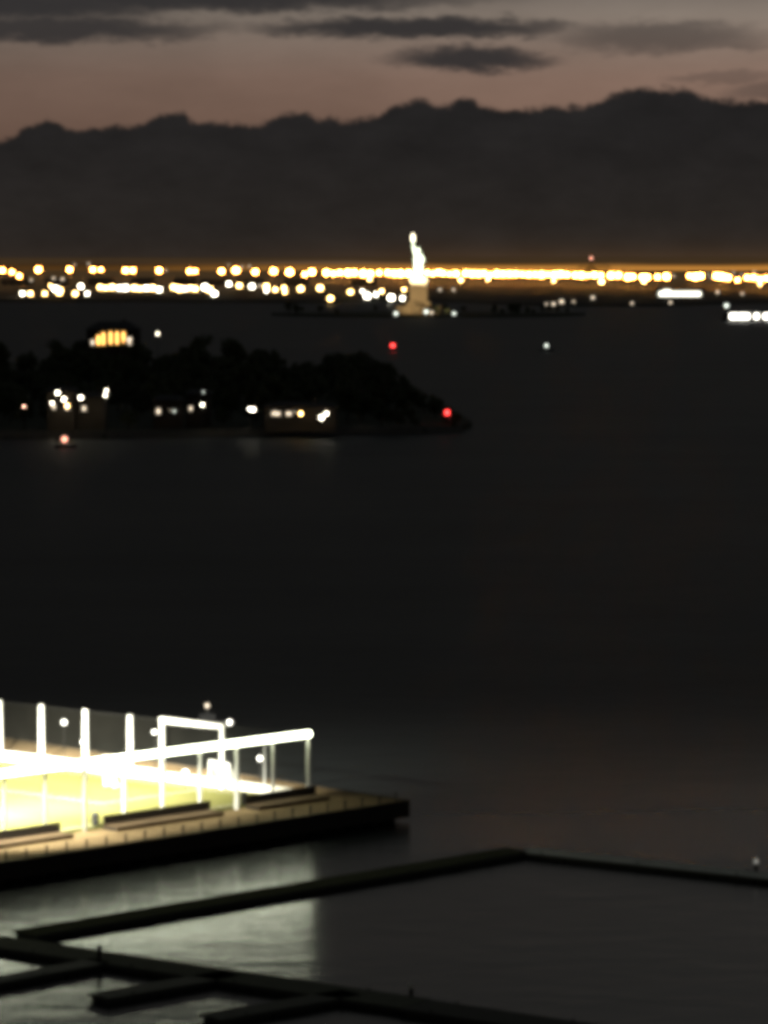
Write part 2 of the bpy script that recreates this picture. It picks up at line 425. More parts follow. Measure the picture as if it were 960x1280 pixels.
# near island
isl_near = [(-500,552),(-150,549),(0,548),(130,549),(250,546),(350,544),(450,543),(530,542),(575,540)]
isl_far = [(590,534),(575,524),(545,505),(510,483),(440,470),(330,462),(150,458),(-500,456)]
ip = [G(*p) for p in isl_near + isl_far]
shore('island', [(p.x, p.y) for p in ip], 2.2, M['island'])
sw = MB()
for a, b in zip(isl_near[:-1], isl_near[1:]):
    A, B = G(*a), G(*b)
    d = (B-A).normalized(); nrm = Vector((d.y,-d.x,0))
    i = len(sw.v)
    sw.v += [tuple(A+nrm*2.5+Vector((0,0,-.8))), tuple(B+nrm*2.5+Vector((0,0,-.8))), tuple(B+nrm*.3+Vector((0,0,2.9))), tuple(A+nrm*.3+Vector((0,0,2.9))), tuple(B-nrm*.8+Vector((0,0,2.9))), tuple(A-nrm*.8+Vector((0,0,2.9)))]
    sw.f += [(i,i+1,i+2,i+3),(i+3,i+2,i+4,i+5)]
tag(sw.build('seawall', M['rock']), 'low stone seawall along the near shore of the dark island', 'seawall')

gaps = [(60,135,1262,1310),(185,262,1262,1330),(300,420,1262,1300),(110,170,1760,1940)]
cnt = 0
tries = 0
while cnt < 230 and tries < 6000:
    tries += 1
    px = random.uniform(-90, 575); t = random.random()
    ynear = 541 if px > 450 else 545
    if px > 440: yfar = 470 + (px-440)/150*60
    else: yfar = 464
    yy = yfar + (ynear-4-yfar)*t
    p = G(px, yy, 2.2)
    if any(a-4 < px < b+4 and c < p.y < d for a,b,c,d in gaps): continue
    s = random.uniform(.75, 1.2)
    if px > 430: s *= max(.32, 1.0 - (px-430)/200)
    if p.y < 1330: s *= .7
    place_tree(p.x, p.y, 2.1, s, 'dark leafy tree in the unlit wood on the near island', 'trees in the island wood')
    cnt += 1

# ------------------------------------------------------------------ lamps on masts
def lamp_mast(name, base, top, r, m, label, cat, group=None, pole_r=None, style='flood'):
    h = top.z - base.z
    root = empty(name, base); tag(root, label, cat, group)
    pr = pole_r or max(.12, r*.12)
    MB().tube((0,0,-.2),(0,0,h-r*.3), pr, pr*.7, 6).build('pole', M['steel'] if style == 'flood' else M['blackm'], root)
    hd = MB()
    if style == 'flood':            # squat lantern ring with a cap
        hd.lathe([(r*.45,h-r*.75),(r*.95,h-r*.45),(r,h),(r*.85,h+r*.5),(r*.3,h+r*.85)], n=10)
    else:
        hd.lathe([(r*.2,h-r),(r*.8,h-r*.6),(r,h),(r*.8,h+r*.6),(r*.2,h+r)], n=12)
    hd.build('lamp_head', m, root, smooth=True)
    return root

ORD = ['first','second','third','fourth','fifth','sixth','seventh','eighth','ninth','tenth','eleventh','twelfth','thirteenth','fourteenth','fifteenth','sixteenth','seventeenth','eighteenth','nineteenth','twentieth']
def far_lamp(px, py, k, m, label, group, z=None):
    """k: diameter of the lantern in units of the nominal one"""
    z = z or (25.0 if py < 352 else 8.0)
    top = G(px, py, z)
    r = k * top.y / F * 1.10 * random.uniform(.75, 1.25)
    return lamp_mast('harbour_lamp', Vector((top.x, top.y, 2.0)), top, r, m, label, 'harbour light', group)

upper_left = [(3,338,1.8),(15,340,1.5),(24,345,1.6),(48,337,2.2),(87,337,1.9),(116,337,1.7),(126,337,1.7),(157,338,1.9),(166,338,2.0),(199,338,1.9),(207,338,1.1),(237,339,2.2),(244,339,2.0),(277,339,1.9),(295,338,2.4),(319,340,2.0),(342,339,2.7),(362,340,2.6),(381,343,1.6),(390,340,2.6)]
names_ul = []
for i, (x, y, k) in enumerate(upper_left):
    far_lamp(x, y, k, M['orange'] if i != 10 else M['dim'], 'orange harbour light, %s from the left edge in the upper spaced row' % ORD[i], 'orange lights of the upper row')
for (x, y, k) in [(39,350,1.4),(78,349,1.7),(67,348,1.4),(111,330,1.2),(93,331,.9),(302,334,1.0),(312,333,.8),(286,331,.9)]:
    far_lamp(x, y, k, M['dim'], 'faint small light between the spaced orange lights left of the statue', 'faint lights of the far shore', z=(30 if y > 340 else 45))
dense_l = [(408,341),(417,342),(425,341),(435,341),(443,341),(454,342),(463,342),(474,341),(485,341),(493,342),(501,342),(511,342)]
for (x, y) in dense_l:
    far_lamp(x, y, 2.5, M['orange2'], 'bright orange light merging into the glowing band just left of the statue', 'lights of the glowing band left of the statue')
dense_r = [(534,341),(541,342),(548,341),(554,342),(562,342),(570,342),(582,342),(590,342),(598,343),(605,342),(613,343),(621,343),(629,343),(637,343)]
x = 645
while x < 714: dense_r.append((x, 343)); x += 8
x = 719
while x < 759: dense_r.append((x, 344)); x += 8
dense_r += [(764,344),(773,344),(785,346),(791,346),(803,346),(809,346),(822,346),(833,346)]
for (x, y) in dense_r:
    far_lamp(x, y + random.uniform(-.6,.6), random.uniform(2.0,2.5), M['orange2'], 'bright orange light in the unbroken glowing band right of the statue', 'lights of the glowing band right of the statue')
for (x, y, k) in [(842,345,1.1),(862,345,2.4),(869,346,2.6),(876,345,2.2),(885,343,1.0),(889,347,1.0),(896,345,2.3),(903,346,2.6),(910,347,2.4),(922,350,1.6),(917,341,1.0),(934,347,2.2),(942,347,2.4),(950,349,2.4),(958,348,1.8),(927,343,1.0),(943,340,1.0)]:
    far_lamp(x, y, k, M['orange2'] if k > 1.5 else M['dim'], 'orange light in the broken end of the glowing band at the right edge', 'lights at the right end of the glowing band')
for (x, y) in [(462,349),(576,350),(610,349),(692,351),(752,352),(805,352),(950,355)]:
    far_lamp(x, y, 1.7, M['warm'], 'small warm light hanging just below the glowing orange band', 'lights just below the glowing band', z=22)
low = {
 'white quay light in the small group low at the far left':[(28,367,1.8),(38,367,2.0),(56,367,1.8)],
 'white quay light in the tight cluster above the far left shore':[(63,357,1.6),(69,361,2.4),(75,363,2.4),(74,366,2.0)],
 'white quay light in the triangle of three on the left far shore':[(94,367,1.8),(101,358,2.0),(109,367,1.9)],
 'white quay light in the first bright bar of the lower row':[(125,359,2.6),(132,360,2.6),(140,359,2.6),(149,360,2.4),(157,360,2.4)],
 'white quay light in the long middle bar of the lower row':[(168,360,2.6),(175,361,2.6),(183,360,2.8),(191,360,2.6),(199,362,2.2)],
 'white quay light in the double bar of the lower row':[(217,359,2.6),(224,361,2.6),(231,361,2.4),(238,360,2.6),(244,361,2.0)],
 'white quay light in the slanting bar ending the lower row':[(256,359,2.6),(262,362,2.6),(268,367,2.4)],
 'white quay light in the loose trio right of the slanting bar':[(286,355,2.6),(299,357,2.0),(315,358,2.3)],
 'white quay light in the run of lamps midway to the statue':[(333,358,2.4),(333,363,2.0),(344,362,2.1),(355,360,1.9),(356,365,1.8),(376,361,2.4),(400,360,2.5)],
 'white quay light in the cluster low beside the statue pedestal':[(438,365,2.8),(453,364,1.6),(459,370,2.6),(470,368,2.2),(477,364,2.3),(489,372,2.7),(503,373,2.0),(505,362,1.3)],
}
for lab, ls in low.items():
    for (x, y, k) in ls: far_lamp(x, y, k*.95, M['warm'] if random.random() < .6 else M['cool'], lab, lab.replace('white quay light', 'white quay lights'))
far_lamp(413, 373, 2.3, M['warm'], 'single warm quay light standing lower than its neighbours left of the statue', 'low lamps of the far shore')
for (x, y, k, lab) in [(325,357,1.2,'faint light just right of the loose trio'),(550,362,1.7,'faint light close to the right of the pedestal'),(567,362,1.6,'second faint light right of the pedestal'),
        (683,380,1.5,'faint white light, leftmost of four on the dark right shore'),(692,380,1.7,'faint white light, second of four on the dark right shore'),(702,377,2.2,'brightest of four faint white lights on the dark right shore'),(717,377,1.4,'faint white light, rightmost of four on the dark right shore'),
        (741,372,1.5,'lone faint light on the dark shore below the band'),(790,379,1.6,'lone faint light low on the shore before the lit terminal'),(897,365,1.6,'faint light just right of the lit terminal'),(928,367,1.6,'faint light above the lit ferry'),(838,378,1.8,'pale lamp standing below the left end of the lit terminal')]:
    far_lamp(x, y, k, M['dim'], lab, None, z=8)

# warehouses and cranes on the far shore
wl = ['low pale warehouse glimpsed behind the %s' % s for s in ('far left quay lights','cluster of left quay lights','first bright bar','long middle bar','double bar','slanting bar','loose trio of lamps','lamps midway to the statue','cluster beside the pedestal')]
for i, px in enumerate([20, 70, 125, 178, 230, 268, 312, 370, 455]):
    p = G(px, 356.5, 2.0); s = p.y / F
    W = s*random.uniform(26, 40); D = 60; hh = s*random.uniform(4.5, 6.5)
    r = empty('warehouse', p); tag(r, wl[i], 'warehouse', 'warehouses of the far port')
    MB().box(-W/2, W/2, 0, D, -.2, hh).build('wall', M['ware'], r)
    mb = MB(); mb.v += [(-W/2-1,-1,hh+.01),(W/2+1,-1,hh+.01),(W/2+1,D+1,hh+.01),(-W/2-1,D+1,hh+.01),(-W/2-1,D/2,hh+5),(W/2+1,D/2,hh+5)]
    mb.f += [(0,1,5,4),(2,3,4,5),(0,4,3),(1,2,5),(0,3,2,1)]; mb.build('roof', M['roof'], r)
    for k in range(4):
        x0 = -W/2 + W*(k+.25)/4; MB().box(x0, x0+W*.12, -.12, -.003, 0, hh*.55).build('door', M['blackm'], r)
def crane(px, Y, h, label, beacon):
    p = V(px, 340, Y); r = empty('harbour_crane', (p.x, Y, 2.0)); tag(r, label, 'crane', 'port cranes')
    lg = MB()
    for sx in (-9, 9):
        for sy in (-9, 9): lg.box(sx-1, sx+1, sy-1, sy+1, -.2, h*.6)
    lg.box(-10,10,-1,1,h*.6,h*.6+2.5); lg.box(-10,10,-10,10,h*.3,h*.3+1.5); lg.build('portal', M['blackm'], r)
    MB().box(-30, 45, -1.6, 1.6, h*.6+2.5, h*.6+5.5).build('boom', M['blackm'], r)
    MB().tube((-4,0,h*.6+5.5),(0,0,h), 1.2, .7).tube((4,0,h*.6+5.5),(0,0,h), 1.2,.7).tube((0,0,h),(42,0,h*.6+5.5),.4).tube((0,0,h),(-28,0,h*.6+5.5),.4).build('apex', M['blackm'], r)
    if beacon: MB().lathe([(.6,h),(2.6,h+1.2),(2.8,h+3.5),(1.2,h+6)], n=10).build('beacon', M['pink'], r)
crane(739, 8200, 56, 'tall dark harbour crane carrying a red beacon above the glowing band', True)

# lit terminal on the right
p = G(850, 371, 2.0); s = p.y / F
r = empty('terminal_building', p); tag(r, 'long low terminal building with one bright strip of lit windows', 'building')
MB().box(-30*s, 30*s, 0, 25, -.2, 9.5*s).build('wall', M['ware'], r)
MB().box(-31*s, 31*s, -1.5, 26, 9.5*s+.01, 10.6*s).build('roof', M['roof'], r)
x0 = -26*s
for k, wpx in enumerate([5, 10, 5, 8, 6, 7, 6, 5]):
    wd_ = wpx*s; hh = (8.2 if k == 1 else 6.2)*s
    MB().box(x0, x0+wd_*.93, -.3, -.004, 1.2*s, hh).build('window', M['winwhite'], r); x0 += wd_

# ------------------------------------------------------------------ statue island
LY = 3900.0
b0 = V(523, 392, LY); b0.z = 0
ring = []
for k in range(28):
    t = 2*math.pi*k/28; ring.append((b0.x + 12 + 175*math.cos(t)*(1+.06*math.sin(3*t)), b0.y + 40 + 150*math.sin(t)))
shore('statue_island', ring, 2.0, M['island'])
sx_, sy_ = b0.x, b0.y
st = empty('statue', (sx_, sy_, 2.0)); tag(st, 'floodlit pale statue of a robed figure raising one arm on a tall stone pedestal', 'statue')
fort = MB()
pts = []
for k in range(22):
    t = 2*math.pi*k/22; rr = 26 if k % 2 == 0 else 20; pts.append((rr*math.cos(t), rr*math.sin(t)))
fort.prism(pts, -.2, 9.0); fort.build('fort_base', M['dirt'], st)
pd = MB(); 
for (a, z0, z1) in [(13,9.01,13),(11,13,14.2),(9.6,14.2,28),(10.4,28,29.2),(8.8,29.2,37.5),(10.0,37.5,39.6),(8.0,39.6,41.5)]: pd.box(-a, a, -a, a, z0, z1-.002)
for k in range(5): pd.box(-7.2+k*3.2, -5.6+k*3.2, -9.7, -9.601, 16, 26)
pd.build('pedestal', M['dirt'], st)
bm_ = MB()
zb = 41.4
bm_.lathe([(5.6,0),(5.4,3),(5.0,8),(5.1,13),(5.5,17),(5.3,20),(4.4,23),(3.0,25),(1.5,26.2),(1.4,27)], n=20, sx=1.0, sy=.8)
bm_.lathe([(.8,26.2),(1.6,27),(2.0,28.4),(2.05,29.8),(1.5,31.2),(.7,31.9)], n=14, sx=.95)
bm_.tube((-3.3,0,23.5),(-5.6,-.6,29.5),1.7,1.3,10).tube((-5.6,-.6,29.2),(-7.0,-.9,37),1.3,.8,10)
bm_.tube((3.6,0,23),(6.2,-1.2,18),1.7,1.4,10).tube((6.2,-1.2,18.2),(5.0,-3.4,17),1.3,1.0,10)
for k in range(9):
    t = math.pi*(1.05+.9*k/8); bm_.tube((5.3*math.cos(t),4.3*math.sin(t),0),(3.6*math.cos(t),2.9*math.sin(t),22),.55,.3,6)
fig = bm_.build('figure', M['patina'], st, smooth=True); fig.location = (0,0,zb); fig.scale = (.86,.9,1)
rm = fig.modifiers.new('weld', 'REMESH'); rm.mode = 'VOXEL'; rm.voxel_size = .35; rm.use_smooth_shade = True
tb = MB(); tb.lathe([(.5,36.6),(.7,38),(2.0,38.6),(2.1,39.3),(1.2,39.4)], c=(-6.1,-.8), n=12)
o = tb.build('torch', M['patina'], st); o.location = (0,0,zb)
tb = MB(); tb.lathe([(.8,39.5),(1.5,41.2),(1.5,43),(1.0,45.5),(.3,47.5)], c=(-6.1,-.8), n=12)
o = tb.build('torch_light', M['torch'], st, smooth=True); o.location = (0,0,zb)
def spot(loc, target, power, size, color=(1,.96,.86), rad=1.0, blend=.6, name='floodlight_beam'):
    l = bpy.data.lights.new(name, 'SPOT'); l.energy = power; l.spot_size = R(size); l.spot_blend = blend; l.color = color; l.shadow_soft_size = rad
    o = bpy.data.objects.new(name, l); C.objects.link(o); o.location = loc
    o.rotation_euler = (Vector(target)-Vector(loc)).to_track_quat('-Z', 'Y').to_euler()
    return o
for (dx, dy) in ((-70,-110),(65,-120)):
    spot((sx_+dx, sy_+dy, 6), (sx_, sy_, 2+zb+17), 5.5e6, 20, (1,.97,.80))
    spot((sx_+dx*.7, sy_+dy*.8, 5), (sx_, sy_, 24), 1.4e5, 34, (1,.80,.48))
for i in range(30):
    a = random.random()*6.28; q = .55+.42*random.random()
    x, y = b0.x + 12 + 165*q*math.cos(a), b0.y + 40 + 140*q*math.sin(a)
    if abs(x-sx_) < 18 and y < sy_: continue
    place_tree(x, y, 1.9, random.uniform(.5,.8), 'dark tree at the foot of the floodlit statue', 'trees on the statue island')
for (px, py, k, lab) in [(495,393,2.4,'pale lamp at the left shore of the statue island'),(533,390,2.6,'warm lamp at the foot of the pedestal'),(540,391,2.0,'fainter lamp just right of the lamp below the pedestal'),(568,395,2.0,'pale lamp at the right shore of the statue island')]:
    top = V(px, py, 3790); top.z = max(top.z, 4.0)
    lamp_mast('island_lamp', Vector((top.x, top.y+20, 1.9)), Vector((top.x, top.y+20, top.z)), k*.85*.9, M['dim'] if px in (540,) else M['dimcool'], lab, 'lamp')

# ------------------------------------------------------------------ near-island buildings and lamps
def building(name, px0, px1, ytop, Y, zg, depth, wall, label, wins, wm, roof='hip'):
    a, b = V(px0, 400, Y), V(px1, 400, Y); W = b.x-a.x; top = V(px0, ytop, Y).z; h = top - zg
    r = empty(name, ((a.x+b.x)/2, Y, zg)); tag(r, label, 'building')
    MB().box(-W/2, W/2, 0, depth, -.2, h).build('wall', wall, r)
    mb = MB(); e = .8
    rz = h + min(W, depth)*.16
    mb.v += [(-W/2-e,-e,h+.01),(W/2+e,-e,h+.01),(W/2+e,depth+e,h+.01),(-W/2-e,depth+e,h+.01),(-W/2+W*.2,depth/2,rz),(W/2-W*.2,depth/2,rz)]
    mb.f += [(0,1,5,4),(2,3,4,5),(0,4,3),(1,2,5),(0,3,2,1)]; rf = mb.build('roof', M['roof'], r)
    MB().box(W*.18, W*.18+1.2, depth/2-.6, depth/2+.6, rz-2.5, rz+1.6).build('chimney', M['bld'], rf)
    for (x0, x1, y0, y1, arch, m) in wins:
        A, B = V(x0, y1, Y), V(x1, y0, Y); cx = (a.x+b.x)/2
        w0, w1, z0, z1 = A.x-cx, B.x-cx, A.z-zg, B.z-zg
        f = MB().box(w0-.15, w1+.15, -.14, -.004, z0-.25, z0-.02); fr = f.build('window', M['cream'], r)
        p = MB()
        if arch:
            n = 8; pp = [(w0,z0),(w1,z0)]; mid = (w0+w1)/2; rr = (w1-w0)/2
            for k in range(n+1):
                t = math.pi*k/n; pp.append((mid+rr*math.cos(t), z1-rr+rr*math.sin(t)))
            i = len(p.v); p.v += [(q[0],-.06,q[1]) for q in pp]; p.f.append(tuple(range(i, i+len(pp))))
        else: p.quad((w0,-.06,z0),(w1,-.06,z0),(w1,-.06,z1),(w0,-.06,z1))
        p.build('pane', m, fr)
    return r
wo_, wd = M['winorange'], M['dim']
arch = [(114,117.5,425,431,False,wd),(121,125,419,431,True,wo_),(127.5,131,415.5,431,True,wo_),(136.5,140,414.5,430,True,wo_),(144.5,148,414.5,430,True,wo_),(152.5,156,414.5,430,True,wo_),(158.5,164.5,422,431,False,M['dim'])]
building('hall', 108, 172, 412, 1900, 2.2, 26, M['bld'], 'dark hall with a row of tall glowing orange arched windows above the wood', arch, wo_)
building('house', 58, 92, 489, 1285, 2.2, 14, M['bldpale'], 'shore house beneath the cluster of bright white lamps', [(66,69,506,511,False,wd),(82,86,505,512,False,wd)], wd)
building('house', 96, 130, 496, 1290, 2.2, 14, M['bldpale'], 'low pale shore house right of the bright lamp cluster', [(103,107,508,513,False,wd)], wd)
building('house', 190, 226, 500, 1300, 2.2, 14, M['bld'], 'dim brick house with one lamp at its right corner', [(196,200,511,517,False,wd)], wd)
building('house', 232, 262, 492, 1310, 2.2, 14, M['bld'], 'dim brick house with a lamp pair at its gable', [(237,240,508,513,False,wd)], wd)
building('shed', 330, 420, 508, 1285, 2.2, 10, M['bldpale'], 'long low quay shed behind the two lamps near the island tip', [(340,350,515,519,False,wd),(358,364,515,519,False,wd)], wd)
near = [(197,417,1850,1.3,'cool','lone white lamp above the wood right of the orange hall'),(163,411,1905,1.1,'dimcool','pale lamp over the right end of the orange hall'),
 (30,508,1275,1.35,'pink2','pinkish lamp standing alone at the far left of the island shore'),(72,491,1274,2.2,'cool','uppermost lamp of the bright shore cluster'),(65,504,1272,1.6,'cool','leftmost lamp of the bright shore cluster'),(80,499,1273,2.4,'cool','big central lamp of the bright shore cluster'),(84,507,1271,2.2,'warm','lowest warm lamp of the bright shore cluster'),(101,497,1276,2.3,'cool','round white lamp just right of the bright shore cluster'),
 (133,488,1280,1.5,'cool','upper lamp of a pair right of the shore houses'),(131.5,494,1279,1.6,'cool','lower lamp of a pair right of the shore houses'),(218,514,1285,1.6,'dimcool','hazy pale lamp beside the dim brick house'),(213,513,1286,1.0,'dim','faint lamp left of the hazy pale lamp'),
 (254,490,1300,1.3,'dimcool','fainter upper lamp by the gable of the dim brick house'),(253,506,1295,1.7,'cool','white lamp below the gable of the dim brick house'),(316,512,1275,2.6,'cool','strong white lamp midway along the island shore'),(312,511,1277,1.6,'cool','smaller lamp touching the strong shore lamp'),
 (343,514,1281,1.2,'dim','faint lamp on the left part of the quay shed'),(376,517,1274,2.2,'warm','warm lamp before the long quay shed'),(369,515,1276,1.2,'dim','faint lamp left of the warm quay lamp'),(402,522,1270,2.8,'cool','brightest quay lamp near the island tip'),(408,517,1272,2.0,'cool','lamp rising behind the brightest quay lamp')]
M['pink2'] = mat('pinkish_lamp', (.9,.6,.5), .4, .02, 1, emit=(1,.55,.38), estr=14)
for (px, py, Y, k, m, lab) in near:
    top = V(px, py, Y); lamp_mast('shore_lamp', Vector((top.x, Y, 2.1)), top, k*Y/F*.72, M[m], lab, 'lamp', None, .12, 'globe')
for (px, py, Y) in ((80,492,1272),(112,494,1274),(372,510,1270)):
    q = V(px, py, Y); spot(q, q + Vector((0, 12, -9)), 300, 120, (1,.80,.55), .6, .8, 'shore_downlight')
# red beacon at the island tip
top = V(559, 516, 1345)
r = empty('beacon', (top.x, top.y, 2.1)); tag(r, 'white lattice beacon with a red light at the tip of the dark island', 'beacon')
h = top.z - 2.1
mb = MB()
for k in range(3):
    t = k*2.094; mb.tube((1.0*math.cos(t),1.0*math.sin(t),-.2),(.3*math.cos(t),.3*math.sin(t),h-.7),.09)
mb.build('tower', M['steel'], r)
mb = MB(); mb.lathe([(.3,h-.8),(.75,h-.4),(.8,h+.4),(.4,h+.9)], n=10); mb.build('red_lantern', M['red'], r)
# lit buoy and small boats on the water
def buoy(px, py, m, label, rr):
    p = G(px, py, 4.5); r = empty('buoy', (p.x, p.y, 0)); tag(r, label, 'buoy')
    MB().lathe([(1.2,-.5),(1.6,0),(1.6,.7),(1.2,.9)], n=14).build('hull', M['hull'], r)
    t = MB()
    for k in range(4): t.tube((1.0*math.cos(k*1.571),1.0*math.sin(k*1.571),.85),(.35*math.cos(k*1.571),.35*math.sin(k*1.571),4.0),.09)
    t.build('tower', M['steel'], r)
    MB().lathe([(.4,4.0-rr*.4),(rr,4.5-rr*.4),(rr,4.5+rr*.6),(.3,4.5+rr)], n=10).build('lantern', m, r)
buoy(491, 432, M['red'], 'channel buoy with a deep red light beyond the island wood', 1.2)
def boat(px, py, z, L, m, rr, label, cat='boat', ang=.4, cab='cabin'):
    p = G(px, py, z); r = empty('boat', (p.x, p.y, 0), ang); tag(r, label, cat)
    hb_ = MB(); n = 9; rows = []
    for k in range(n):
        t = k/(n-1); hw = L*.15*(1-(max(0,t-.45)/.55)**2.2) + .02; x = -L/2+L*t; zt = L*.09*(1+.5*t*t)
        i = len(hb_.v); hb_.v += [(x,-hw,zt),(x,-hw*.7,-.3),(x,hw*.7,-.3),(x,hw,zt)]; rows.append(i)
    for i, j in zip(rows[:-1], rows[1:]):
        for q in range(3): hb_.f.append((i+q, i+q+1, j+q+1, j+q))
        hb_.f.append((i+3, i, j, j+3))
    hb_.f.append((rows[0],rows[0]+3,rows[0]+2,rows[0]+1)); hb_.build('hull', M['hull'], r)
    c = MB(); c.box(-L*.22, L*.12, -L*.09, L*.09, L*.10, L*.24); c.build('cabin', M[cab], r, bevel=.08)
    MB().tube((-L*.05,0,L*.24),(-L*.05,0,z-rr*.5), L*.008).build('mast', M['steel'], r)
    MB().lathe([(rr*.3,z-rr),(rr,z-rr*.3),(rr,z+rr*.4),(rr*.3,z+rr)], c=(-L*.05,0), n=10).build('mast_light', m, r)
boat(684, 432, 4.0, 11, M['dimcool'], .95, 'small boat with a pale light alone on the open water')
boat(82, 549, 3.0, 8, M['pink'], .95, 'small added boat carrying a pinkish light close under the island shore')  # boat added to carry the pinkish spot of light on the water
boat(262, 882, 2.8, 7, M['dim'], .32, 'small boat with a faint light just beyond the bright pier', ang=.1, cab='hull')
# ferry at the right edge
p = G(936, 402, 0)
r = empty('ferry', p); tag(r, 'lit passenger ferry with glowing cabin windows at the right edge', 'ferry')
s = p.y / F
mb = MB(); mb.prism([(-34*s,-4),(-30*s,-5.5),(34*s,-5.5),(42*s,0),(34*s,5.5),(-30*s,5.5),(-34*s,4)], -.5, 2.6*s); mb.build('hull', M['hull'], r)
MB().box(-32*s, 32*s, -4.6, 4.6, 2.6*s+.01, 10.5*s).build('cabin', M['hull'], r)
MB().box(-26*s, -14*s, -3, 3, 10.5*s+.01, 14*s).build('wheelhouse', M['hull'], r)
for (x0, x1) in [(-24,-13.5),(-12.5,0),(6.5,11.5),(18,25),(26,31)]:
    MB().box(x0*s, x1*s, -4.75, -4.604, 3.6*s, 9.8*s).build('window', M['wincabin'], r)
MB().tube((-28*s,0,10.5*s),(-28*s,0,18*s),.25).build('mast', M['steel'], r)
MB().lathe([(.5,18*s),(1.7,18.6*s),(1.8,20.5*s),(.6,22*s)], c=(-28*s,0), n=10).build('mast_light', M['dimcool'], r)

# ------------------------------------------------------------------ the pier
DZ = 2.4
tip = G(507, 1001, DZ); e0 = G(0, 1078, DZ)
u = (tip - e0).normalized(); vv = Vector((-u.y, u.x, 0)); ANG = math.atan2(u.y, u.x)
def PL(px, py, z=DZ):
    d = G(px, py, z) - tip; return d.dot(u), d.dot(vv)
def PW(a, b, z): q = tip + u*a + vv*b; return Vector((q.x, q.y, z))
LEN, WID = 130.0, 78.0
pr = empty('pier', (tip.x, tip.y, 0), ANG); tag(pr, 'broad pier carrying the floodlit sports field, dark along its water side', 'pier')
MB().box(-LEN, 0, 0, WID, 1.3, DZ-.004).build('deck', M['fascia'], pr)
fm = MB().box(-LEN, .35, -.35, -.003, .5, DZ+.10); fm.box(.003, .35, .003, WID, .5, DZ+.10); fm.build('fender_wall', M['timber'], pr)
for k in range(44):
    MB().tube((-1.5-k*2.9, .6, -2),(-1.5-k*2.9, .6, 1.29), .28, n=8).build('pile', M['timber'], pr)
for k in range(14):
    MB().tube((-.6, 4+k*5.4, -2),(-.6, 4+k*5.4, 1.29), .28, n=8).build('pile', M['timber'], pr)
MB().box(-LEN, -.3, 2.2, WID, -.5, 1.295).build('underdeck_dark', M['fascia'], pr)  # solid dark block added for the darkness under the deck
f1 = PL(113,1037); f2 = PL(299,1012); VF = (f1[1]+f2[1])/2
cpt = PL(393, 999.3); UE = cpt[0]
print('VF', VF, f1, f2, 'UE', UE, cpt)
pw = MB(); pw.quad((-LEN,0,0),(0,0,0),(0,WID,0),(-LEN,WID,0))
o = pw.build('promenade', M['planks']); o.location = (tip.x, tip.y, DZ+.004); o.rotation_euler = (0,0,ANG); tag(o, kind='structure')
tf = MB(); _e = G(0,950,DZ)-PW(UE,VF,DZ); _eu = _e.dot(u)/_e.dot(vv); tf.quad((-LEN,VF,0),(UE,VF,0),(UE+_eu*56,VF+56,0),(-LEN,VF+56,0))
o = tf.build('sports_turf', M['turf']); o.location = (tip.x, tip.y, DZ+.012); o.rotation_euler = (0,0,ANG); tag(o, kind='structure')
lines = MB()
def line(x0,x1,y0,y1):
    k = lambda y: _eu*(y-VF)
    lines.quad((x0+k(y0),y0,0),(x1+k(y0),y0,0),(x1+k(y1),y1,0),(x0+k(y1),y1,0))
line(UE-2.62, UE-2.5, VF+2.62, VF+52); line(UE-18, UE-17.88, VF+14, VF+40); line(UE-17.88,UE-2.62,VF+14,VF+14.12); line(UE-52,UE-51.88,VF+2.62,VF+52); line(UE-110,UE-2.5,VF+2.5,VF+2.62)
o = lines.build('pitch_lines', M['white']); o.location = (tip.x, tip.y, DZ+.018); o.rotation_euler = (0,0,ANG); tag(o, kind='structure')

# front fence with its glowing top rail
FH = 7.75
ff = empty('fence', PW(UE, VF, DZ), ANG); tag(ff, 'tall front fence with a thick glowing white top rail along the promenade', 'fence')
SP = 5.65
for k in range(19):
    thick = .27 if k in (0, 2, 6, 10, 14) else .2
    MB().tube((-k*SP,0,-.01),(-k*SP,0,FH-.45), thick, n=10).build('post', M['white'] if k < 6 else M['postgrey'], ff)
mb = MB(); nr = 8; ns = 36; RR = .33
for k in range(ns+1):
    for q in range(nr):
        t = 2*math.pi*(q+.5)/nr; mb.v.append((.20-k*SP/2, RR*math.cos(t), FH-.1+RR*math.sin(t)))
for k in range(ns):
    for q in range(nr): mb.f.append((k*nr+q, k*nr+(q+1)%nr, (k+1)*nr+(q+1)%nr, (k+1)*nr+q))
mb.f.append(tuple(range(nr))); mb.f.append(tuple(ns*nr+q for q in reversed(range(nr))))
mb.build('top_rail', M['rail_light'], ff)
nb = MB(); nb.quad((-18*SP,.12,.05),(0,.12,.05),(0,.12,FH-.5),(-18*SP,.12,FH-.5)); nb.build('netting', M['net'], ff)

